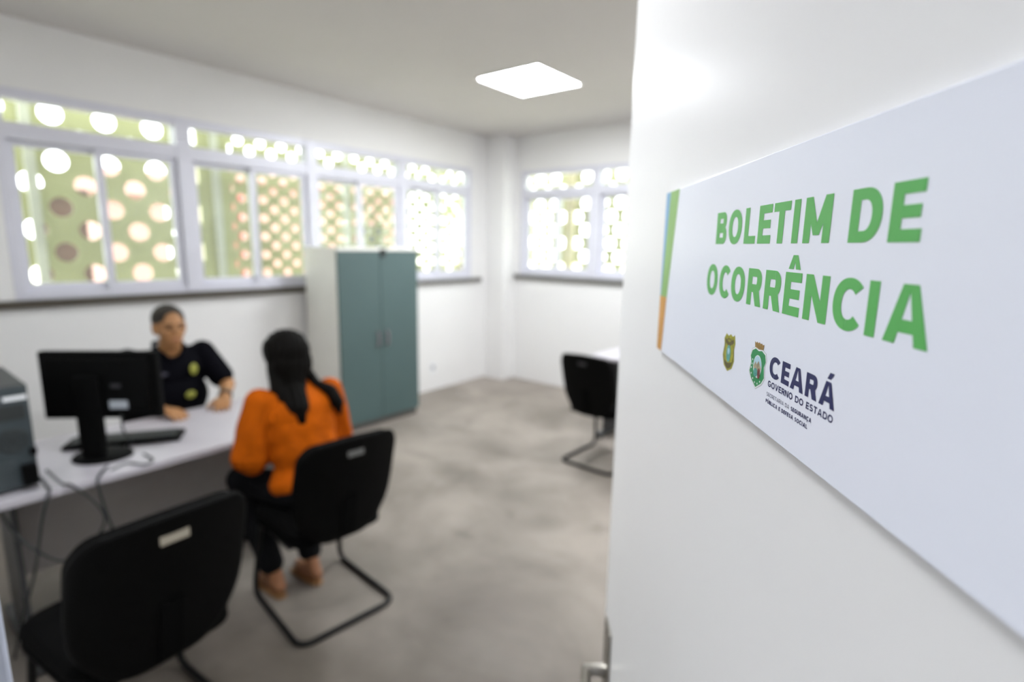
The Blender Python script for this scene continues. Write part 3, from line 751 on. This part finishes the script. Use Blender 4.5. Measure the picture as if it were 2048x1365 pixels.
tube(b, fillet([(0, 0, .031), (.02, -.001, .034), (.06, -.006, .036), (.115, -.010, .034)], .015), [.0085]*0 or .0075, 10); obj('lever', b, STEEL, hnd, None, True)
b = BM(); lathe(b, [(.008, .0035), (.008, .007), (.004, .0075)], (0, -.09, 0), 16); obj('keyhole', b, DARK, hnd)
b = BM(); lathe(b, [(.011, -.038), (.009, -.05), (.0085, -.087)], (0, 0, 0), 16); tube(b, [(0, 0, -.083), (.115, -.005, -.085)], .0075, 10); obj('inner_lever', b, STEEL, hnd, None, True)
for z in (.25, 1.05, 1.85):
    b = BM(); tube(b, [(DW+.004, z-.045, -.0375), (DW+.004, z+.045, -.0375)], .006, 10); obj('hinge', b, STEEL, door, None, True)

sg = bpy.data.objects.new('sign', None); COL.objects.link(sg)
SM = DM @ Matrix.Translation((0, 1.5, .001)); sg.matrix_world = SM
tag(sg, 'white door sign with green lettering BOLETIM DE OCORRÊNCIA and government crest', 'sign')
def mm(pts): return [(x/1000, y/1000) for x, y in pts]
b = BM(); box(b, .2318, .714, .0442, .1902, 0, .003, .0004); obj('board', b, SIGNW, sg)
ZT = .0031
LIFT = [0]
def flat(bm, pts, z=ZT):
    LIFT[0] = (LIFT[0]+1) % 40; z += LIFT[0]*1e-6
    f = bm.faces.new([bm.verts.new((x/1000, y/1000, z)) for x, y in pts]); return f
def quad(bm, x0, y0, x1, y1, z=ZT): flat(bm, [(x0, y0), (x1, y0), (x1, y1), (x0, y1)], z)
def arc(bm, cx, cy, rx, ry, tx, ty, a0, a1, n=20, z=ZT, sq=1.0):
    """band of an ellipse between angles in degrees; sq<1 squares it slightly"""
    def pt(a, x, y):
        c, s_ = math.cos(a), math.sin(a)
        return (cx+x*math.copysign(abs(c)**sq, c), cy+y*math.copysign(abs(s_)**sq, s_))
    for k in range(n):
        p = math.radians(a0+(a1-a0)*k/n); q = math.radians(a0+(a1-a0)*(k+1)/n)
        flat(bm, [pt(p, rx, ry), pt(q, rx, ry), pt(q, rx-tx, ry-ty), pt(p, rx-tx, ry-ty)], z)
def bowl(bm, x0, y0, x1, y1, t, th, z=ZT):
    """right-hand bowl: two bars and a half ring"""
    ry = (y1-y0)/2; rx = min((x1-x0)*.72, ry*1.05); c = x1-rx
    quad(bm, x0, y1-th, c, y1, z); quad(bm, x0, y0, c, y0+th, z)
    arc(bm, c, y0+ry, rx, ry, t, th, -90, 90, 16, z, .92)
def glyph(bm, ch, x, y, wd, h, t, th=None, z=ZT):
    th = th or t*.92; X, Y = x+wd, y+h; cx = (x+X)/2
    base = {'Ê': 'E', 'Á': 'A', 'Ú': 'U', 'Ç': 'C'}.get(ch, ch)
    ov = h*.012
    if base == 'B':
        quad(bm, x, y, x+t, Y, z); bowl(bm, x+t*.5, y+h*.45, X-wd*.05, Y, t, th*.95, z); bowl(bm, x+t*.5, y, X, y+h*.55, t, th*.95, z)
    elif base == 'D': quad(bm, x, y, x+t, Y, z); bowl(bm, x+t*.5, y, X, Y, t, th, z)
    elif base in 'PR':
        lo = y+h*(.34 if base == 'P' else .36); quad(bm, x, y, x+t, Y, z); bowl(bm, x+t*.5, lo, X-(wd*.03 if base == 'R' else 0), Y, t, th, z)
        if base == 'R': flat(bm, [(x+wd*.40, lo+th*.3), (x+wd*.40+t*1.15, lo+th*.9), (X+wd*.02, y), (X-t*1.12, y)], z)
    elif base == 'O': arc(bm, cx, y+h/2, wd/2, h/2+ov, t, th, 0, 360, 44, z, .93)
    elif base in 'CG':
        arc(bm, x+wd*(.565 if base == 'C' else .52), y+h/2, wd*(.565 if base == 'C' else .52), h/2+ov, t, th, 42 if base == 'C' else 38, 318 if base == 'C' else 330, 36, z, .93)
        if base == 'G':
            quad(bm, x+wd*.55, y+h*.36, X, y+h*.36+th*.9, z); quad(bm, X-t*.95, y+h*.13, X, y+h*.5, z)
    elif base == 'L': quad(bm, x, y, x+t, Y, z); quad(bm, x, y, X, y+th, z)
    elif base == 'E':
        quad(bm, x, y, x+t, Y, z); quad(bm, x, y, X, y+th, z); quad(bm, x, Y-th, X-wd*.01, Y, z); quad(bm, x, y+h/2-th/2, X-wd*.07, y+h/2+th/2, z)
    elif base == 'F':
        quad(bm, x, y, x+t, Y, z); quad(bm, x, Y-th, X, Y, z); quad(bm, x, y+h*.47-th/2, X-wd*.07, y+h*.47+th/2, z)
    elif base == 'T': quad(bm, cx-t/2, y, cx+t/2, Y, z); quad(bm, x, Y-th, X, Y, z)
    elif base == 'I': quad(bm, cx-t/2, y, cx+t/2, Y, z)
    elif base == 'M':
        quad(bm, x, y, x+t, Y, z); quad(bm, X-t, y, X, Y, z); m = y+h*.17
        flat(bm, [(x, Y), (x+t*.98, Y), (cx+t*.42, m), (cx-t*.42, m)], z); flat(bm, [(X, Y), (X-t*.98, Y), (cx-t*.42, m), (cx+t*.42, m)], z)
    elif base == 'N': quad(bm, x, y, x+t, Y, z); quad(bm, X-t, y, X, Y, z); flat(bm, [(x, Y), (x+t*1.02, Y), (X, y), (X-t*1.02, y)], z)
    elif base == 'V': flat(bm, [(x, Y), (x+t*1.1, Y), (cx+t*.5, y), (cx-t*.5, y)], z); flat(bm, [(X, Y), (X-t*1.1, Y), (cx-t*.5, y), (cx+t*.5, y)], z)
    elif base == 'A':
        flat(bm, [(x, y), (x+t*1.06, y), (cx+t*.12, Y), (cx-t*.62, Y)], z); flat(bm, [(X, y), (X-t*1.06, y), (cx-t*.12, Y), (cx+t*.62, Y)], z)
        quad(bm, x+wd*.22, y+h*.2, X-wd*.22, y+h*.2+th, z)
    elif base == 'U':
        r_ = wd/2; quad(bm, x, y+r_, x+t, Y, z); quad(bm, X-t, y+r_, X, Y, z); arc(bm, cx, y+r_, r_, r_+ov, t, th, 180, 360, 18, z)
    elif base == 'S':
        ry = (h+th)/4
        arc(bm, cx, Y-ry, wd*.48, ry, t, th, 30, 270, 18, z); arc(bm, cx, y+ry, wd*.5, ry, t, th, -150, 90, 18, z)
    if ch == 'Ê':
        for k in (-1, 1):
            flat(bm, [(cx+k*.36*wd, Y+h*.075), (cx+k*(.36*wd-t*.78), Y+h*.075), (cx, Y+h*.245), (cx, Y+h*.40), (cx+k*t*.38, Y+h*.40)], z)
    if ch in 'ÁÚ': flat(bm, [(cx-t*.45, Y+h*.1), (cx+t*.4, Y+h*.1), (cx+t*1.15, Y+h*.36), (cx+t*.1, Y+h*.36)], z)
    if ch == 'Ç': quad(bm, cx-t*.3, y-h*.16, cx+t*.3, y, z); arc(bm, cx-t*.1, y-h*.2, wd*.2, h*.13, t*.8, th*.8, -140, 80, 10, z)
def word(name, spec, y, h, t, m, z=ZT, th=None):
    b = BM()
    for ch, x0, x1 in spec: glyph(b, ch, x0, y, x1-x0, h, t, th, z)
    return obj(name, b, m, sg)
WID = {'M': 1.12, 'I': .34, ' ': .42, 'O': 1.08, 'G': 1.02, 'C': .98, 'N': .95, 'D': .96, 'A': 1.04, 'V': 1.0, 'R': .86, 'B': .84, 'P': .82, 'E': .76, 'F': .74, 'L': .7, 'S': .82, 'T': .82, 'U': .92, 'Ú': .92, 'Ç': .98}
def line(text, x0, x1, gap=.17):
    tot = sum(WID[c] for c in text)+gap*(len(text)-1); k = (x1-x0)/tot; x = x0; out = []
    for c in text:
        if c != ' ': out.append((c, x, x+WID[c]*k))
        x += (WID[c]+gap)*k
    return out
word('lettering', [('B', 376, 395), ('O', 398.6, 420), ('L', 424.4, 440.6), ('E', 443.7, 460), ('T', 462, 480.2), ('I', 483.4, 489.9), ('M', 494.5, 517.3), ('D', 530.9, 550.7), ('E', 555.2, 571.6)], 143.4, 20.5, 6.2, GRN, ZT, 4.4)
word('lettering', [('O', 364.4, 385.7), ('C', 389.5, 408), ('O', 410.8, 432.2), ('R', 436.3, 455.6), ('R', 459.3, 478.4), ('Ê', 481.8, 498.4), ('N', 502, 521.9), ('C', 525.8, 545.4), ('I', 548.9, 554.9), ('A', 559.6, 582.2)], 109.0, 20.6, 6.15, GRN, ZT, 4.5)
word('lettering', [('C', 474.7, 485.9), ('E', 488.2, 496.4), ('A', 497.7, 510.2), ('R', 511.9, 521.9), ('Á', 523.9, 536.2)], 75.0, 11.0, 3.2, NVY, ZT, 2.5)
word('lettering', line('GOVERNO DO ESTADO', 474.5, 536), 69.6, 3.2, .72, NVY)
s1 = line('SECRETARIA DA SEGURANÇA', 474.2, 520.0, .2)
word('lettering', s1[:12], 64.5, 2.0, .26, NVY); word('lettering', s1[12:], 64.5, 2.0, .5, NVY)
word('lettering', line('PÚBLICA E DEFESA SOCIAL', 474.0, 517.2, .2), 60.7, 2.0, .5, NVY)
# coloured wedge stripe at the free edge
b = BM(); flat(b, [(232, 190), (247.5, 190), (240, 134), (235, 94.4), (232, 94.4)]); 
tag(obj('edge_stripe', b, P_BLUE, sg), 'blue sliver of the edge stripe')
b = BM(); flat(b, [(247.5, 190), (275.8, 190), (256, 95.5), (235, 95.5), (240, 134)], ZT+.00005); tag(obj('edge_stripe', b, P_LGRN, sg), 'green part of the edge stripe')
b = BM(); flat(b, [(232, 44.6), (248.6, 44.6), (256, 95.5), (235, 95.5), (232, 95.5)], ZT+.00008); tag(obj('edge_stripe', b, P_ORG, sg), 'orange lower part of the edge stripe')
# police badge
bd = [(407.5, 84), (411, 87.6), (414.5, 86.4), (418, 88.0), (421.5, 86.8), (424.4, 88.4), (426.2, 83.2), (424.9, 79.5), (426.4, 72.5), (423.5, 67.2), (416.8, 64.2), (410, 67.0), (406.9, 73), (408.6, 80)]
b = BM(); flat(b, bd); badge = obj('badge', b, P_OLIVE, sg)
b = BM(); flat(b, [(410, 84.5), (416.5, 82.6), (423.6, 85.6), (424, 83.0), (416.5, 79.8), (409.6, 82)], ZT+.00006); flat(b, [(410.5, 70.6), (416.5, 69.4), (422.8, 71), (421.4, 68.2), (416.6, 66.2), (411.6, 68)], ZT+.00006)
arc(b, 416.6, 75.6, 8.4, 9.6, .7, .7, 0, 360, 30, ZT+.00005); obj('ribbon', b, P_DOLIVE, badge)
b = BM(); arc(b, 416.6, 75.5, 3.6, 5.4, 3.6, 5.4, 0, 360, 24, ZT+.00008); obj('shield_field', b, P_TEAL, badge)
b = BM(); arc(b, 416.6, 77.0, 1.6, 2.2, 1.6, 2.2, 0, 360, 16, ZT+.00011); obj('star', b, P_SKY, badge)
# state crest: white-rimmed green shield, oval scene, crown
def shield(g):
    c = (460, 76); P = [(451.6, 84.6), (456, 86.4), (460, 85.6), (464, 86.4), (468.6, 84.9), (470, 81.2), (468.2, 78), (469.6, 72.4), (466.5, 68.6), (459.8, 64.9), (453, 68.6), (449.9, 72.4), (451.6, 78), (449.9, 81.2)]
    return [(c[0]+(x-c[0])*g, c[1]+(y-c[1])*g) for x, y in P]
b = BM(); flat(b, shield(1.06)); cr = obj('crest', b, P_WHITE, sg)
b = BM(); flat(b, shield(1.085), ZT-.00003); obj('rim_line', b, mat('print_grey', (176, 188, 186), .4), cr)
b = BM(); flat(b, shield(.98), ZT+.00005); obj('shield_field', b, P_DGRN, cr)
b = BM(); arc(b, 460, 76.8, 5.3, 6.3, 5.3, 6.3, 0, 360, 30, ZT+.00008); obj('oval_scene', b, P_WHITE, cr)
b = BM(); arc(b, 460, 77.2, 4.9, 5.5, 4.9, 5.5, 0, 180, 18, ZT+.00011); obj('oval_sky', b, P_SKY, cr)
b = BM(); flat(b, [(455.2, 76.5), (457.6, 79.3), (459, 77.8), (461.2, 80.2), (464.8, 76.5), (463.5, 73.4), (456.6, 73.4)], ZT+.00014); obj('oval_hills', b, mat('print_khaki', (160, 150, 122), .4, var=.3, scale=400), cr)
b = BM(); arc(b, 458.4, 73.2, 2.6, 2.5, 2.6, 2.5, 0, 360, 16, ZT+.00017); obj('oval_sea', b, P_TEAL, cr)
b = BM(); arc(b, 462.6, 73.4, 1.7, 3.0, 1.7, 3.0, 0, 360, 16, ZT+.0002); obj('oval_figure', b, P_RED, cr)
b = BM()
for x, y in ((453.2, 79.5), (452.3, 74.8), (453, 71.6), (455.6, 69.2), (458.4, 67.6), (461.8, 67.6), (464.8, 69.4), (452.9, 77)):
    arc(b, x, y, .55, .55, .55, .55, 0, 360, 8, ZT+.00009)
obj('stars', b, P_WHITE, cr)
b = BM(); flat(b, [(454.8, 86.9), (454, 90), (456, 89.4), (457, 90.2), (458.6, 89.6), (460, 90.4), (461.6, 89.6), (463, 90.2), (464.4, 89.4), (466.2, 90), (465.2, 86.9), (460, 86.4)], ZT+.00004); obj('crown', b, P_BRWN, cr)
